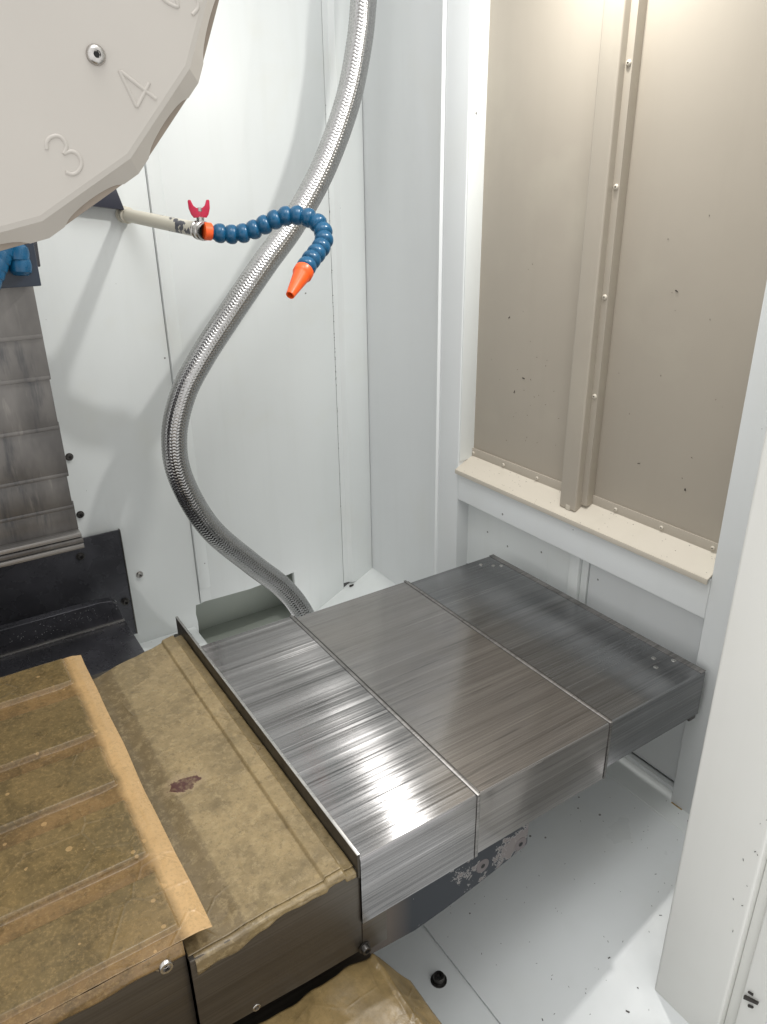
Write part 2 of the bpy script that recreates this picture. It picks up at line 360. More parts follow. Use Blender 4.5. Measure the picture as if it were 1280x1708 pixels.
# beige panels, mullion, sill
dr = thing('beige_access_door', 'beige textured sheet panels split by a square tube mullion above a beige sill', 'door', (1.11, .96, -.57))
px = 1.107
box('door_panel', (px, .948, -.575), (px+.006, 1.3075, 1.3), 'beige', dr, .0006)
box('door_panel', (px-.0005, .40, -.575), (px+.006, .9375, 1.3), 'beige', dr, .0006)
box('mullion', (1.070, .931, -.584), (1.1055, .975, 1.3), 'beige', dr, .004, 3)
box('mullion_flange', (1.0862, .9165, -.570), (1.1066, .9318, 1.3), 'beige', dr, .0006)
box('bottom_flange', (1.1030, .976, -.572), (1.1065, 1.3065, -.548), 'beige', dr, .0008)
box('bottom_flange', (1.1030, .45, -.574), (1.1062, .938, -.549), 'beige', dr, .0008)
slab('sill', [(1.0540, 1.300, -.5945), (1.1055, 1.3065, -.5665), (1.1055, .6145, -.5665), (1.0540, .6145, -.5945)][::-1], .003, 'beige_sill', dr)
box('sill_lip', (1.0525, .6145, -.6045), (1.0560, 1.3000, -.5935), 'beige_sill', dr, .0012)
box('mullion_tab', (1.0695, .945, -.585), (1.0705, .956, -.574), 'beige_sill', dr, .0003)
for zz in (.401, .206, .0225, -.1604, -.344): screw((1.0860, .9235, zz), (-1, 0, 0), .0050, 'button', 'beige_sill', dr)
for yy in (1.292, 1.184, 1.075, .857, .75, .644): screw((1.1028, yy, -.5600), (-1, 0, 0), .0042, 'button', 'beige_sill', dr)

# ------------------------------------------------------------------ floor
struct(slab('floor', [(1.016, 0, -1.0875), (1.016, 1.60, -1.0875), (.552, 1.60, -1.200), (.552, 0, -1.200)], .004, 'floor', None, .0008))
struct(slab('floor_channel', [(.60, -.3, -1.2044), (.60, 1.81, -1.2044), (-1.0, 1.81, -1.2044), (-1.0, -.3, -1.2044)], .01, 'floor', None, 0))
struct(slab('floor_ledge', [(1.12, .45, -1.0875), (1.12, 1.60, -1.0875), (1.0165, 1.60, -1.0875), (1.0165, .45, -1.0875)], .006, 'white', None, .001))
struct(slab('corner_gusset', [(1.135, 1.60, -1.0885), (1.135, 1.815, -1.0885), (.90, 1.815, -1.2), (.90, 1.60, -1.2)], .004, 'white', None, .0008))
struct(slab('rear_ledge', [(.52, 1.50, -1.112), (.52, 1.81, -1.1115), (-.9, 1.81, -1.1115), (-.9, 1.50, -1.112)], .012, 'white', None, .001))
sb = box('wall_base_bead', (1.1245, 1.50, -1.0865), (1.1295, 1.800, -1.078), 'white', None, .0015); struct(sb)
tag(box('corner_sealant', (1.030, 1.790, -1.1345), (1.046, 1.797, -1.1295), 'swarf', None, .002), 'dark smear of dirt at the foot of the back wall seam strip', 'dirt')
tag(box('rust_spot', (1.058, .585, -1.0905), (1.0622, .610, -1.0868), simple('yellow_rust', (.32, .22, .08), .7, 0, .5, 150, .2), None, .002), 'yellow rust streak at the foot of the right frame post', 'rust')

# swarf specks lying on the floor
def flakes(name, items, mat, label, cat):
    bm = bmesh.new()
    for p, nrm, s in items:
        nrm = Vector(nrm).normalized(); u = nrm.orthogonal().normalized(); u.rotate(Matrix.Rotation(random.uniform(0, 6.3), 3, nrm)); v = nrm.cross(u)
        l, wd, h = s*random.uniform(.8, 2.2), s*random.uniform(.4, .8), s*.35
        P = [Vector(p)+u*(a*l/2)+v*(b*wd/2*random.uniform(.5, 1.1))+nrm*c for c in (0, h) for a, b in ((-1, -1), (1, -.6), (1.1, .7), (-.8, 1))]
        vs = [bm.verts.new(q) for q in P]
        for f in ((0, 1, 2, 3), (4, 5, 6, 7), (0, 1, 5, 4), (1, 2, 6, 5), (2, 3, 7, 6), (3, 0, 4, 7)): bm.faces.new([vs[i] for i in f])
    o = bm_obj(name, bm, mat); o['label'] = label; o['category'] = cat; return stuff(o)
sl = (1.2-1.0875)/(1.016-.552); fn = (-sl, 0, 1); items = []
for k in range(105):
    xx = random.uniform(.56, 1.0); yy = random.uniform(.40, .95) if k % 3 else random.uniform(.35, .6)
    items.append(((xx, yy, -1.0875-sl*(1.016-xx)), fn, random.choice((.0012, .0012, .0018, .0018, .0026, .0042)) if k % 9 == 0 else .0014))
for k in range(10): items.append(((random.uniform(1.02, 1.055), random.uniform(.5, 1.1), -1.0875), (0, 0, 1), .0016))
flakes('floor_swarf', items, 'swarf', 'tiny black metal chips scattered over the sloping white floor', 'metal chips')
items = []
for k in range(60):
    items.append(((random.uniform(.34, .50), random.uniform(1.66, 1.80), -1.1115), (0, 0, 1), .0016))
flakes('ledge_swarf', items, 'swarf', 'dark chips scattered on the bright ledge at the foot of the back wall', 'metal chips')
items = []
for k in range(46):
    zz = random.uniform(-.9, .3) if k % 2 else random.gauss(-.35, .12)
    items.append(((1.0188+random.uniform(-.0008, .0008), WY-.0002, zz), (0, -1, 0), .0018))
for k in range(60):
    zz = random.uniform(-1.05, .3) if k % 2 else random.gauss(-.45, .2)
    items.append(((1.1285+random.uniform(-.0012, .0008), WY-.007, zz), (0, -1, 0), .0020))
flakes('seam_dirt', items, 'swarf', 'dark dirt specks caught in the vertical seams of the back wall', 'dirt')
items = []
for k in range(26): items.append(((px-.0006, random.gauss(1.13, .06), random.gauss(-.33, .09)), (-1, 0, 0), .0013))
for k in range(12): items.append(((px-.0012, random.uniform(.66, .9), random.uniform(-.5, .0)), (-1, 0, 0), .0013))
items += [((px-.0012, .716, -.474), (-1, 0, 0), .004), ((px-.0006, 1.14, -.35), (-1, 0, 0), .004), ((px-.0006, 1.166, -.385), (-1, 0, 0), .003), ((px-.0006, 1.195, -.228), (-1, 0, 0), .003), ((px-.001, .79, -.14), (-1, 0, 0), .003), ((px-.001, .82, -.454), (-1, 0, 0), .0026)]
for k in range(60): 
    yy = random.uniform(.62, 1.29); t = random.random(); items.append(((1.0545+t*.05, yy, -.5940+t*.0272), (-.48, 0, .88), .0011))
flakes('door_specks', items, 'swarf', 'small dark chips stuck to the beige panels and sill', 'metal chips')

# ------------------------------------------------------------------ right pillar
pl = thing('door_pillar', 'broad cream white enclosure pillar at the right edge with a folded groove', 'pillar', (.80, .3, -1.15))
prism('pillar_face', [(.412, 1.3), (.412, -1.149), (.395, -1.154), (.308, -1.158), (.308, 1.3)], 'X', .765, .80, 'cream', pl, .004, 3)
box('pillar_groove', (.779, .292, -1.156), (.80, .3078, 1.3), 'cream', pl, .002)
box('pillar_jamb', (.771, .05, -1.156), (.80, .2916, 1.3), 'cream', pl, .003, 3)
box('pillar_side', (.8005, .05, -1.06), (1.06, .40, 1.3), 'cream', pl, .003)
items = [((.7705, .279, -1.008), (-1, 0, 0), .010), ((.7705, .277, -1.02), (-1, 0, 0), .008), ((.7705, .281, -.998), (-1, 0, 0), .006)]
for k in range(9): items.append(((.7645, random.uniform(.31, .33), random.uniform(-1.0, -.7)), (-1, 0, 0), .0016))
flakes('pillar_chips', items, 'swarf', 'dark chipped spots in the paint at the foot of the right pillar', 'paint chips')
cl = slab('corner_floor_plate', [(.775, .05, -1.10), (.775, .285, -1.10), (.72, .285, -1.13), (.72, .05, -1.13)], .003, 'cream', None); struct(cl)

# ------------------------------------------------------------------ telescopic covers
tc = thing('telescopic_way_cover', 'three stepped brushed steel telescopic cover sections reaching towards the right wall', 'way cover', (.7, .86, -.86))
Y0, Y1 = .576, 1.150
def cover(x0, x1, z, zb, y0, y1, mat, wipe=True):
    t = .0025; prof = [(y0, zb), (y0, z), (y1, z), (y1, zb), (y1-t, zb), (y1-t, z-t), (y0+t, z-t), (y0+t, zb)]
    bm = bmesh.new(); A = [bm.verts.new((x0, *p)) for p in prof]; B = [bm.verts.new((x1, *p)) for p in prof]; n = len(prof)
    for i in range(n): bm.faces.new((A[i], A[(i+1) % n], B[(i+1) % n], B[i]))
    for R_ in (A, B):
        for q in ((0, 1, 6, 7), (1, 2, 5, 6), (2, 3, 4, 5)): bm.faces.new([R_[i] for i in q])
    bmesh.ops.recalc_face_normals(bm, faces=bm.faces)
    es = [e for e in bm.edges if abs(e.verts[0].co.x-e.verts[1].co.x) > .05 and all(abs(v.co.z-z) < 1e-5 for v in e.verts)]
    bmesh.ops.bevel(bm, geom=es, offset=.0040, segments=4, profile=.5, affect='EDGES')
    o = bm_obj('cover_section', bm, mat, tc, True)
    if wipe:   # folded wiper lip along the leading edge: top strip and front strip
        box('wiper_strip', (x1-.0050, y0-.0012, z-.001), (x1+.0006, y1+.0012, z+.0013), 'edge', o, .0008)
        box('wiper_strip', (x1-.0050, y0-.0014, zb), (x1+.0006, y0+.001, z-.0015), 'edge', o, .0008)
        box('wiper_strip', (x1+.0016, y0+.004, z-.0025), (x1+.0040, y1-.004, z-.0002), 'dark_screw', o, .0005)
    return o
cover(.3328, .526, -.7500, -.865, Y0, Y1, 'cover1')
cover(.440, .800, -.7545, -.866, Y0+.0035, Y1-.0035, 'cover2')
c3 = cover(.700, 1.046, -.7590, -.850, Y0+.0070, Y1-.0070, 'cover3', False)
box('end_strip', (1.034, Y0+.007, -.7588), (1.0475, Y1-.007, -.7583), 'edge', c3, .0006)
box('end_cap', (1.0462, Y0+.012, -.850), (1.049, Y1-.012, -.760), 'cover3', c3, .0005)
box('end_foot', (1.028, Y0+.010, -.862), (1.046, Y0+.024, -.8505), 'dark_screw', c3, .001)
for (a, b) in ((1.005, .66), (.985, .64), (1.028, .635), (1.01, 1.10), (.99, 1.12), (1.025, 1.09)):
    lathe('rivet', [(.0046, 0), (.004, .0007), (0, .0009)], 14, (a, b, -.7591), (0, 0, 1), 'flange_edge', c3)
# stamped row of small pits on the near section
bm = bmesh.new()
for k in range(13):
    xx = .405+k*.0022; lathe_bm([(.00055 if k % 3 else .0008, 0), (0, .00005)], 6, (xx, .640+random.uniform(-.0006, .0006), -.74992), (0, 0, 1), bm)
bm_obj('stamped_marks', bm, 'dark_screw', tc)
# bracket carrying the covers
br = thing('cover_support_bracket', 'chipped dark grey support bracket with two round holes under the steel covers', 'bracket', (.5, .64, -.95))
prism('bracket_plate', [(.30, -.88), (.672, -.88), (.671, -.966), (.640, -.975), (.574, -.988), (.50, -.999), (.446, -1.004), (.30, -.99)], 'Y', .615, .65, 'bracket', br, .003)
prism('bracket_beam', [(.655, -.875), (.655, -.94), (.55, -.965), (.30, -.975), (.30, -.875)], 'Y', .651, 1.08, 'bracket', br, .002)
for (a, b) in ((.655, -.956), (.575, -.953)):
    lathe('bolt_boss', [(.013, 0), (.0125, .0008), (.0045, .0009), (.0045, .0004), (0, .0004)], 22, (a, .6153, b), (0, -1, 0), simple('bare_bracket_steel', (.16, .14, .14), .5, .2), br)
    lathe('bolt_hole', [(.0042, 0), (0, .0001)], 16, (a, .6140, b), (0, -1, 0), 'socket', br)
screw((.672, .625, -.893), (1, 0, 0), .006, 'button', 'dark_screw', br)
# ------------------------------------------------------------------ apron end plate with upright flange
ap = thing('table_apron', 'dark oily steel saddle box below the papered apron, with bolts', 'machine saddle', (.2, .9, -.9))
prism('apron_side', [(.1125, -.770), (.3338, -.770), (.3338, -.918), (.25, -.915), (.1125, -.905)], 'Y', .5795, .60, 'box', ap, .0015)
box('apron_core', (.10, .6005, -.905), (.332, 1.20, -.7705), 'box', ap, .002)
box('apron_end_tab', (.3335, .578, -.925), (.372, .60, -.868), 'box', ap, .002)
screw((.335, .5775, -.912), (0, -1, 0), .0062, 'cap', 'dark_screw', ap)
screw((.181, .586, -.905), (0, -1, 0), .0055, 'cap', 'screw', ap)
fl = thing('upright_flange', 'upright dark steel flange plate between brown paper and the first bright cover', 'flange', (.331, .9, -.77))
box('flange_plate', (.3285, .5768, -.782), (.3325, 1.262, -.7425), 'flange', fl, .0006)
box('flange_edge', (.3283, .5766, -.7424), (.3327, 1.2622, -.7412), 'flange_edge', fl, .0004)
box('flange_foot', (.318, .584, -.782), (.3283, 1.255, -.7745), 'flange', fl, .001)
# ------------------------------------------------------------------ table
tb = thing('slotted_table', 'slotted machine table wrapped in paper, dark oily front side with a bolt', 'machine table', (-.2, .9, -.8))
box('table_side', (-.9, .5905, -.90), (.1118, .61, -.748), 'box', tb, .0015)
lands = [(1.148, 1.228), (.989, 1.101), (.867, .956), (.722, .827), (.6035, .688)]
for a, b in lands: box('table_rib', (-.9, a+.004, -.80), (.108, b-.004, -.7425), 'box', tb, .001)
box('table_bed', (-.9, .6105, -.90), (.140, 1.226, -.801), 'box', tb, .001)
box('table_border', (.118, .6105, -.8005), (.140, 1.226, -.7480), 'box', tb, .001)
screw((.088, .5895, -.7600), (0, -1, 0), .0078, 'cap', 'screw', tb)
lathe('bolt_washer', [(.0125, 0), (.0125, .0012), (.010, .0016), (.008, .0016)], 24, (.088, .5903, -.7600), (0, -1, 0), 'screw', tb)
# ---- paper sheets: height field with draped edges
def hnoise(x, y, s, seed=0):
    from mathutils import noise
    return noise.noise(Vector((x*s+seed, y*s-seed*.7, seed*1.3)))
def sstep(a, b, t):
    t = min(1, max(0, (t-a)/(b-a))); return t*t*(3-2*t)
def sheet(name, X, Y, fn, mat, parent=None, th=.0006):
    nx, ny = len(X), len(Y); vs = [fn(x, y) for y in Y for x in X]
    fs = [(j*nx+i, j*nx+i+1, (j+1)*nx+i+1, (j+1)*nx+i) for j in range(ny-1) for i in range(nx-1)]
    o = mesh_obj(name, vs, fs, mat, parent, True)
    m = o.modifiers.new('thickness', 'SOLIDIFY'); m.thickness = th; m.offset = 0; return o
def lin(a, b, n): return [a+(b-a)*i/(n-1) for i in range(n)]
def zt(x, y):
    land = 0
    for a, b in lands: land = max(land, sstep(a-.0015, a+.0015, y)*(1-sstep(b-.0015, b+.0015, y)))
    xe = .1125+.0015*hnoise(0, y, 30)
    inx = 1-sstep(xe-.0018, xe+.0015, x)
    chan = 0
    for (a0, b0), (a1, b1) in zip(lands, lands[1:]):
        mid = (a0+b1)/2; hw = (a0-b1)/2*.90; chan = max(chan, 1-sstep(hw-.0015, hw+.0015, abs(y-mid)))
    z = -.7410+.0058*land*inx-.0022*chan*(1-sstep(.085, .118, x))
    z += .0004*hnoise(x, y, 22, 3)+.0008*hnoise(x, y, 9, 5)*(1-land*inx)+.0010*abs(hnoise(x, y, 38, 8))*(1-land*inx*.85)
    z += .0035*abs(hnoise(x, y, 17, 2))*(1-inx)*sstep(.80, .68, y) if y < .8 else 0
    return z
def f_table(x, y):
    z = zt(x, y)
    e = .144-.004*hnoise(0, y, 7, 1)
    return (x if x < .140 else .140+(x-.140)*(e-.140)/.006+.0, y, z-(.0035*sstep(.128, .146, x)))
Yt = lin(.587, 1.234, 520)
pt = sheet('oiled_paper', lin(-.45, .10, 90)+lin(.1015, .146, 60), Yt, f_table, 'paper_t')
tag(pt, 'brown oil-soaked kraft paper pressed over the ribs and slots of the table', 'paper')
def f_lip(x, y):   # y runs 0..1 down the front overhang
    return (x, .5872-.004*math.sin(y*1.6)-.0012*hnoise(x, y*.1, 30), -.7415-.0175*y-.002*hnoise(x, 0, 25)*y)
pf = sheet('folded_edge', lin(-.45, .110, 120), lin(0, 1, 8), f_lip, 'paper_t', pt)
# apron paper
def f_apron(x, y):
    z = -.7655+.0006*hnoise(x, y, 12, 6)+.0003*hnoise(x, y, 50, 7)
    z += .0050*sstep(.2845, .2875, x)-.0070*sstep(.310, .313, x)     # raised strip then gutter beside the flange
    z += -.0035*(1-sstep(.155, .187, x))                              # dip beside the table
    if y < .64: z += .002*abs(hnoise(x, y, 35, 4))*sstep(.66, .60, y)
    if y > 1.12: z += .0035*abs(hnoise(x, y, 20, 9))*sstep(1.12, 1.18, y)
    yb = 1.178+(x-.14)*.30
    yy = .586+(y-.586)*(yb-.586)/(1.20-.586)
    return (x, yy, z)
pa = sheet('oiled_paper', lin(.1135, .281, 90)+lin(.2835, .315, 26)+lin(.3165, .3275, 6), lin(.586, 1.20, 300), f_apron, 'paper_a')
tag(pa, 'speckled tan oiled paper beside the upright flange, with a dark red stain', 'paper')
def f_alip(x, t):
    wob = .006*hnoise(x, 0, 18, 2)+.004*hnoise(x, 0, 45, 3); L = .006+.016*sstep(.24, .12, x)+wob*.8+.002
    return (x, .586-.0085*min(1, 3*t)-.003*abs(hnoise(x, t*.05, 60, 2))*t, f_apron(x, .586)[2]-.0008-max(.004, L)*t*t*.9-.001*t)
sheet('folded_edge', lin(.1185, .3265, 130), lin(0, 1, 10), f_alip, 'paper_a', pa)
# crumpled paper below
folds = [(random.uniform(-.15, .38), random.uniform(.30, .58), random.uniform(0, math.pi), random.uniform(.10, .28)*random.choice((-1, 1))) for _ in range(13)]
def f_crump(u, v):
    xe = .392-.010*(1-v)-.008*abs(hnoise(0, v, 6, 2)); x = -.25+u*(xe+.25)
    yb = .583-.9*max(0, x-.352)-.004*hnoise(u, 0, 30, 4); y = yb-(1-v)*.34
    z = -.952+.012*v+.004*hnoise(x, y, 9, 3)
    for fx_, fy_, fa, k in folds:
        d = (x-fx_)*math.cos(fa)+(y-fy_)*math.sin(fa); z += .016*k*max(0, 1-abs(d)/.045)
    xc = .349+.25*(.58-y)*.1
    if x > xc: z -= (x-xc)*1.1
    else: z -= max(0, .045-(xc-x))*.12
    return (x, y, z)
pc = sheet('crumpled_paper', lin(0, 1, 190), lin(0, 1, 140), f_crump, 'paper_c')
tag(pc, 'crumpled translucent brown oiled paper sheet below the saddle at the bottom edge', 'paper')
sd = box('lower_saddle', (-.9, .22, -1.20), (.36, 1.2, -.972), 'box', None, .003); tag(sd, 'dark machine base casting under the saddle and crumpled paper', 'machine base')
# bolt on the floor channel
fb = thing('floor_bolt', 'black socket head bolt with washer on the white floor channel', 'bolt', (.518, .645, -1.2044))
screw((.515, .642, -1.2043), (0, 0, 1), .0095, 'cap', 'dark_screw', fb, 'bolt_head')

# ------------------------------------------------------------------ left: column cover, dark plate, rear ledge cover
zc = thing('column_way_cover', 'grimy overlapping grey steel cover plates stepped down the column at left', 'way cover', (-.1, 1.36, -.59))
zb = [.30, -.095, -.196, -.267, -.357, -.447, -.512, -.556]
for k in range(len(zb)-1):
    yk = 1.352+.0035*k*0+.004*(k)
    box('cover_plate', (-.8, yk, zb[k+1]-.004), (.2015-.0006*k*(k % 2), yk+.004, zb[k]+.008), 'zcover', zc, .0008)
    if k: box('plate_lip', (-.8, yk-.0048, zb[k]-.0045), (.2010, yk-.0005, zb[k]+.0030), 'zcover', zc, .0012)
for j, zz in enumerate((-.560, -.570, -.580)): box('bottom_lip', (-.8, 1.353-.004*j, zz-.0085), (.2012+.001*(j == 1), 1.42, zz), 'edge' if j != 1 else 'zcover', zc, .001)
box('cover_body', (-.8, 1.39, -.555), (.190, 1.60, .30), 'black', zc, .002)
bp = thing('black_guard_plate', 'black steel guard plate bolted to the back wall below the column cover', 'guard plate', (.1, 1.79, -1.06))
box('plate', (-.8, 1.784, -1.063), (.356, 1.790, -.755), 'black', bp, .0008)
box('plate_edge', (.3545, 1.7825, -1.063), (.358, 1.795, -.755), 'dark_screw', bp, .0008)
for (a, b) in ((.253, -.800), (.340, -.958)): screw((a, 1.7835, b), (0, -1, 0), .0072, 'cap', 'dark_screw', bp)
wb = [(.275, -.55), (.275, -.701), (.393, -.905)]
for i, (a, b) in enumerate(wb):
    t = thing('wall_bolt', ['upper socket bolt on the white wall beside the column cover edge', 'lower socket bolt on the white wall just above the black guard plate', 'lone socket bolt on the white wall right of the black guard plate'][i], 'bolt', (a, WY, b), 'socket bolts on the back wall')
    screw((a, WY-.0004, b), (0, -1, 0), .0065, 'cap', 'screw' if i == 2 else 'dark_screw', t, 'bolt_head')
yc = thing('rear_way_cover', 'dark gunmetal rear cover with a rounded upright ledge behind the papered table', 'way cover', (-.1, 1.5, -1.0))
box('cover_top', (-.8, 1.20, -.975), (.311, 1.672, -.95), 'black', yc, .002)
box('cover_front', (-.8, 1.24, -1.15), (.300, 1.66, -.9755), 'black', yc, .002)
prism('ledge_plate', [(-.8, -.948), (-.8, -.885), (.262, -.885), (.287, -.889), (.298, -.900), (.305, -.920), (.309, -.948)], 'Y', 1.676, 1.70, 'black', yc, .0018, 3)
box('ledge_bead', (-.8, 1.669, -.951), (.310, 1.680, -.946), 'edge', yc, .0015)
flk = [((random.uniform(.05, .30), 1.6755, random.uniform(-.93, -.89)), (0, -1, 0), .0014) for k in range(70)]+[((random.uniform(-.0, .31), 1.668, -.9492), (0, 0, 1), .0015) for k in range(25)]
flakes('bright_swarf', flk, simple('bright_swarf_metal', (.6, .6, .6), .4, .5), 'fine bright metal swarf clinging to the dark rear ledge', 'metal chips')

# ------------------------------------------------------------------ tool magazine
mg = thing('tool_magazine', 'large beige faceted tool magazine disc with embossed numbers 3 4 5 at top left', 'tool magazine', (.007, .70, .267))
mc = Vector((.007, 0, .267)); A0 = math.radians(31.7)
def mp(r, a, y): return (mc.x+r*math.cos(a), y, mc.z-r*math.sin(a))
NS = 20; K = 30; ri, ro = .2985, .3135; ys, yr = .70, .7155
F, Rr, Bk = [], [], []
for s in range(NS):
    a0, a1 = A0+s*2*math.pi/NS, A0+(s+1)*2*math.pi/NS
    P0, P1 = Vector(mp(ri, a0, ys)), Vector(mp(ri, a1, ys)); Q0, Q1 = Vector(mp(ro, a0, yr)), Vector(mp(ro, a1, yr))
    am = (a0+a1)/2; inn = Vector((-math.cos(am), 0, math.sin(am)))
    for k in range(K):
        t = k/K; p = P0.lerp(P1, t); q = Q0.lerp(Q1, t); c = (t-.5)/.31
        if abs(c) < 1: q = q+inn*(.0062*math.sqrt(1-c*c))+Vector((0, -.0050*math.sqrt(1-c*c), 0))
        F.append(p); Rr.append(q); Bk.append(Vector((q.x, yr+.001, q.z)))
n_ = len(F); ctr = Vector((mc.x, ys, mc.z))
Fi = [ctr+(p-ctr)*.985+Vector((0, -.0012, 0)) for p in F]
ctr2 = ctr+Vector((0, -.0012, 0))
vs = [ctr2]+Fi+F+Rr+Bk; fs = []
for k in range(n_):
    k2 = (k+1) % n_; fs.append((0, 1+k, 1+k2)); 
    for L in range(3): fs.append((1+L*n_+k, 1+(L+1)*n_+k, 1+(L+1)*n_+k2, 1+L*n_+k2))
md = mesh_obj('magazine_shell', vs, fs, 'disc', mg, True); md.data.set_sharp_from_angle(angle=math.radians(9))
prism('magazine_drum', [(mc.x+(ro-.0006)*math.cos(A0+k*2*math.pi/NS), mc.z-(ro-.0006)*math.sin(A0+k*2*math.pi/NS)) for k in range(NS)], 'Y', .7150, .765, 'disc_in', mg, .001)
# embossed numerals as raised beads: strokes in (u right, v up) digit units
DG = {'2': [[(-.26, .3), (-.2, .43), (0, .5), (.2, .43), (.26, .26), (.15, .05), (-.28, -.5), (.3, -.5)]],
      '3': [[(-.25, .36), (-.12, .48), (.05, .5), (.22, .42), (.27, .26), (.2, .1), (.02, .03)], [(.02, .03), (.24, -.06), (.3, -.25), (.2, -.43), (0, -.5), (-.18, -.46), (-.28, -.32)]],
      '4': [[(.12, -.5), (.12, .5), (-.34, -.2), (.34, -.2)]],
      '5': [[(.25, .5), (-.2, .5), (-.25, .06), (-.05, .13), (.15, .1), (.28, -.06), (.28, -.27), (.15, -.45), (-.05, -.5), (-.27, -.38)]],
      '6': [[(.22, .42), (.02, .5), (-.18, .38), (-.28, .1), (-.28, -.2), (-.18, -.42), (0, -.5), (.2, -.42), (.28, -.22), (.2, -.02), (0, .06), (-.18, -.02), (-.27, -.18)]]}
for dgt, ang, rr in (('2', 76.5, .262), ('3', 58.5, .2655), ('4', 40.6, .2695), ('5', 22.8, .2735), ('6', 4.8, .2735)):
    a = math.radians(ang); up = Vector((-math.cos(a), 0, math.sin(a))); rt = Vector((-up.z, 0, up.x))*-1; c = Vector(mp(rr, a, .6996))
    tlt = math.radians(-6); up2 = up*math.cos(tlt)+rt*math.sin(tlt); rt2 = rt*math.cos(tlt)-up*math.sin(tlt)
    bm = bmesh.new()
    sz = .034 if dgt == '4' else .030
    for st_ in DG[dgt]:
        pts = [c+rt2*(u*sz)+up2*(v*sz) for u, v in st_]
        if dgt != '4': pts = spline(pts, 5)
        else: pts = resample(pts, .0015)
        tube_bm(pts, .0019, 10, bm)
    bm_obj('numeral', bm, 'disc', mg, True)['label'] = 'embossed numeral '+dgt
for ang in (41, 131, 221, 311): screw(mp(.233, math.radians(ang), .6988), (0, -1, 0), .0078, 'button', 'screw', mg)
# dark bracket behind the magazine where the pipe starts
hb = thing('dark_pipe_bracket', 'small dark bracket plate behind the magazine at the root of the coolant pipe', 'bracket', (.47, 1.79, .0))
prism('bracket_plate', [(.36, .02), (.36, .012), (.478, -.004), (.462, .055), (.40, .06)], 'Y', 1.772, 1.80, simple('navy_black_paint', (.018, .02, .035), .4), hb, .001)
# blue hoses and dark clamp under the magazine, at the column
cb = thing('spindle_hose_clamp', 'dark clamp block with blue hoses peeking below the magazine at left', 'hose clamp', (.15, 1.34, -.09))
box('clamp_block', (-.3, 1.30, -.112), (.205, 1.348, .03), simple('dark_blue_black', (.02, .03, .05), .35), cb, .002)
prism('clamp_plate', [(.185, -.085), (.213, -.085), (.218, .03), (.185, .03)], 'Y', 1.325, 1.345, 'black', cb, .002)
for j in range(7):
    lathe('blue_hose_segment', [(.010, -.014), (.0155, -.009), (.017, 0), (.0155, .009), (.010, .014)], 20, (.158-.007*j, 1.285-.004*j, -.055-.0105*j), (.35, .3, 1), 'blue', cb)
for j in range(2):
    lathe('blue_hose_segment', [(.010, -.014), (.0155, -.009), (.017, 0), (.0155, .009), (.010, .014)], 20, (.178, 1.29, -.062-.018*j), (.1, .1, 1), 'blue', cb)

# ------------------------------------------------------------------ coolant pipe with valve
cp = thing('coolant_pipe', 'cream pipe with chipped paint and red butterfly valve reaching out of the back wall', 'pipe', (.483, WY, -.013))
a = Vector((.483, WY, -.013)); b = Vector((.541, 1.462, -.0433)); d = (b-a); L = d.length; d.normalize()
lathe('pipe', [(.0140, 0), (.0142, L*.5), (.0140, L)], 32, a, d, 'pipe', cp)
lathe('pipe_collar', [(.0175, 0), (.0180, .003), (.0180, .008), (.0165, .0095), (.0165, .016), (.0175, .018), (.0175, .026), (.0142, .028)], 32, a, d, M['pipe'], cp)
vb = lathe('valve_body', [(.0142, 0), (.0175, .001), (.0185, .006), (.0165, .008), (.0165, .012), (.0185, .014), (.0185, .022), (.0165, .024), (.017, .030), (.0155, .033)], 32, b-d*.024, d, 'screw', cp)
stm = lathe('valve_stem', [(.0075, 0), (.0075, .012), (.0050, .014), (.0050, .022), (.0062, .023), (.0062, .028), (.003, .030), (0, .030)], 20, b-d*.010+Vector((0, 0, .012)), (0.02, -.05, 1), 'screw', cp)
# butterfly handle: two flared wings
hub = b-d*.010+Vector((0, -.001, .030)); bm = bmesh.new()
def wing(sx):
    Ax = Vector((1, -.25, 0)).normalized(); Ay = Vector((.25, 1, 0)).normalized()
    def W(u, v, t): return hub+Ax*(u*sx)+Vector((0, 0, v))+Ay*t
    prof = [(.000, -.006), (.012, -.007), (.0165, -.001), (.0200, .010), (.0205, .023), (.0190, .0255), (.0150, .0250), (.0110, .0150), (.006, .0110), (.000, .010)]
    A = [bm.verts.new(W(u, v, -.0055 if u < .012 else -.0038)) for u, v in prof]; B = [bm.verts.new(W(u, v, .0055 if u < .012 else .0038)) for u, v in prof]
    bm.faces.new(A); bm.faces.new(B)
    for i in range(len(prof)): bm.faces.new((A[i], A[(i+1) % len(prof)], B[(i+1) % len(prof)], B[i]))
wing(1); wing(-1); bmesh.ops.recalc_face_normals(bm, faces=bm.faces); bevel(bm, .0009, 2); bm_obj('valve_handle', bm, 'red', vb, True)
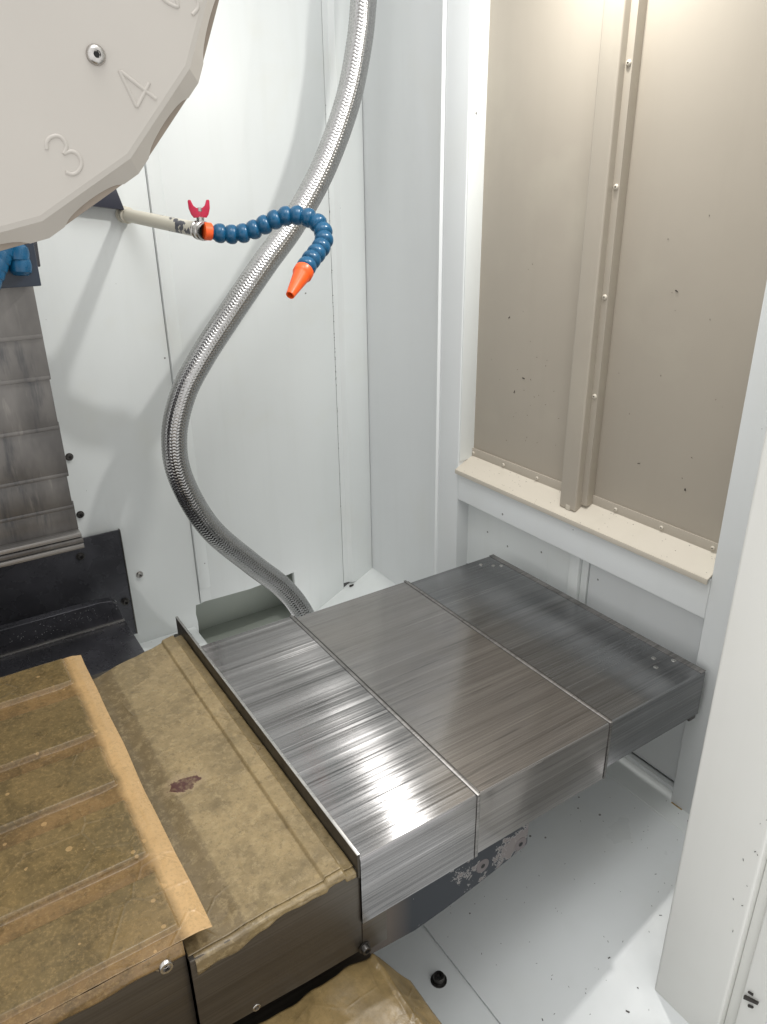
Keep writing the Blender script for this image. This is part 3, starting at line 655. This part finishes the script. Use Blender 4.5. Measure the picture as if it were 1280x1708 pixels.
# segmented blue hose
bh = thing('segmented_coolant_hose', 'blue ball-jointed coolant hose curving down to an orange nozzle', 'coolant hose', b)
blue_pts = [(0.5462, 1.455, -0.044), (0.5599, 1.45, -0.0465), (0.5865, 1.44, -0.0503), (0.6119, 1.425, -0.0475), (0.6379, 1.41, -0.0369), (0.664, 1.395, -0.0243), (0.6895, 1.38, -0.0171), (0.7117, 1.36, -0.0206), (0.7268, 1.34, -0.0316), (0.7264, 1.315, -0.0528), (0.7078, 1.295, -0.0731), (0.678, 1.275, -0.0903), (0.6567, 1.26, -0.1033)]
cen = spline(blue_pts, 12)
lathe('hose_collar', [(0, -.008), (.0150, -.008), (.0165, -.007), (.0165, .006), (.0140, .008)], 28, blue_pts[0], (1, -.1, -.1), 'orange', bh)
pts = resample(cen, .0232)[1:]
T, U = frames(pts)
prof = [(.0100, -.0150), (.0118, -.0145), (.0125, -.0120), (.0160, -.0085), (.0180, -.0030), (.0183, .0020), (.0176, .0062), (.0150, .0100), (.0120, .0112), (.0110, .0140)]
bm = lathe_bm(prof, 28, (0, 0, 0), (0, 0, 1)); bmesh.ops.recalc_face_normals(bm, faces=bm.faces); seg = bpy.data.meshes.new('hose_segment'); bm.to_mesh(seg); bm.free(); seg.materials.append(M['blue'])
for p in seg.polygons: p.use_smooth = True
seg.set_sharp_from_angle(angle=math.radians(50))
for p, t in zip(pts, T):
    o = bpy.data.objects.new('hose_segment', seg); C.objects.link(o); o.parent = bh; o.location = p-bh.location
    o.rotation_mode = 'QUATERNION'; o.rotation_quaternion = (t+Vector((random.uniform(-.09, .09), random.uniform(-.09, .09), random.uniform(-.09, .09)))).to_track_quat('Z', 'Y')
s0 = pts[-1]; nd = (Vector((0.5915, 1.215, -0.1543))-s0).normalized()
lathe('nozzle', [(.0120, .006), (.0165, .010), (.0185, .0125), (.0185, .024), (.0170, .026), (.0155, .030), (.0085, .078), (.0080, .082), (.0055, .082), (.0060, .055), (0, .05)], 32, s0, nd, 'orange', bh)
# ------------------------------------------------------------------ braided hose
hose_pts = [(1.0156, 1.6, 0.4757), (1.0062, 1.6, 0.4101), (0.9931, 1.6, 0.3311), (0.9579, 1.6, 0.2132), (0.8896, 1.6, 0.0783), (0.8059, 1.6, -0.0363), (0.7243, 1.6, -0.1229), (0.6268, 1.6, -0.231), (0.5536, 1.6, -0.3169), (0.5028, 1.6, -0.3918), (0.4716, 1.6, -0.4849), (0.4756, 1.6, -0.588), (0.5296, 1.6, -0.7251), (0.6292, 1.6, -0.8529), (0.7038, 1.59, -0.9387), (0.7478, 1.57, -1.0178), (0.781, 1.55, -1.1291), (.79, 1.55, -1.18)]
cen = resample(spline([(1.03, 1.6, .62)]+hose_pts, 14), .00105); T, U = frames(cen); SEG = 112; R0 = .0278
vs, fs = [], []; NB = 14; pitch = .0072
for i, (p, t, u) in enumerate(zip(cen, T, U)):
    v = t.cross(u); s = i*.00105
    for k in range(SEG):
        th = 2*math.pi*k/SEG; q = NB*th/(2*math.pi); tri = abs((q % 1)-.5)*2
        ph = s/pitch+.55*tri; h = .0011*abs(math.cos(math.pi*ph))**.6-.0004*(1-min(1, 5*min(tri, 1-tri)))
        r = R0+h; vs.append(p+(u*math.cos(th)+v*math.sin(th))*r)
n_ = len(cen)
for i in range(n_-1):
    for k in range(SEG):
        k2 = (k+1) % SEG; fs.append((i*SEG+k, (i+1)*SEG+k, (i+1)*SEG+k2, i*SEG+k2))
ho = mesh_obj('braided_hose', vs, fs, 'braid', None, True)
tag(ho, 'thick stainless braided hose snaking down the white back wall behind the covers', 'hose')
for o in bpy.data.objects:
    if o.type == 'MESH' and o.name.startswith('braided_hose'): pass
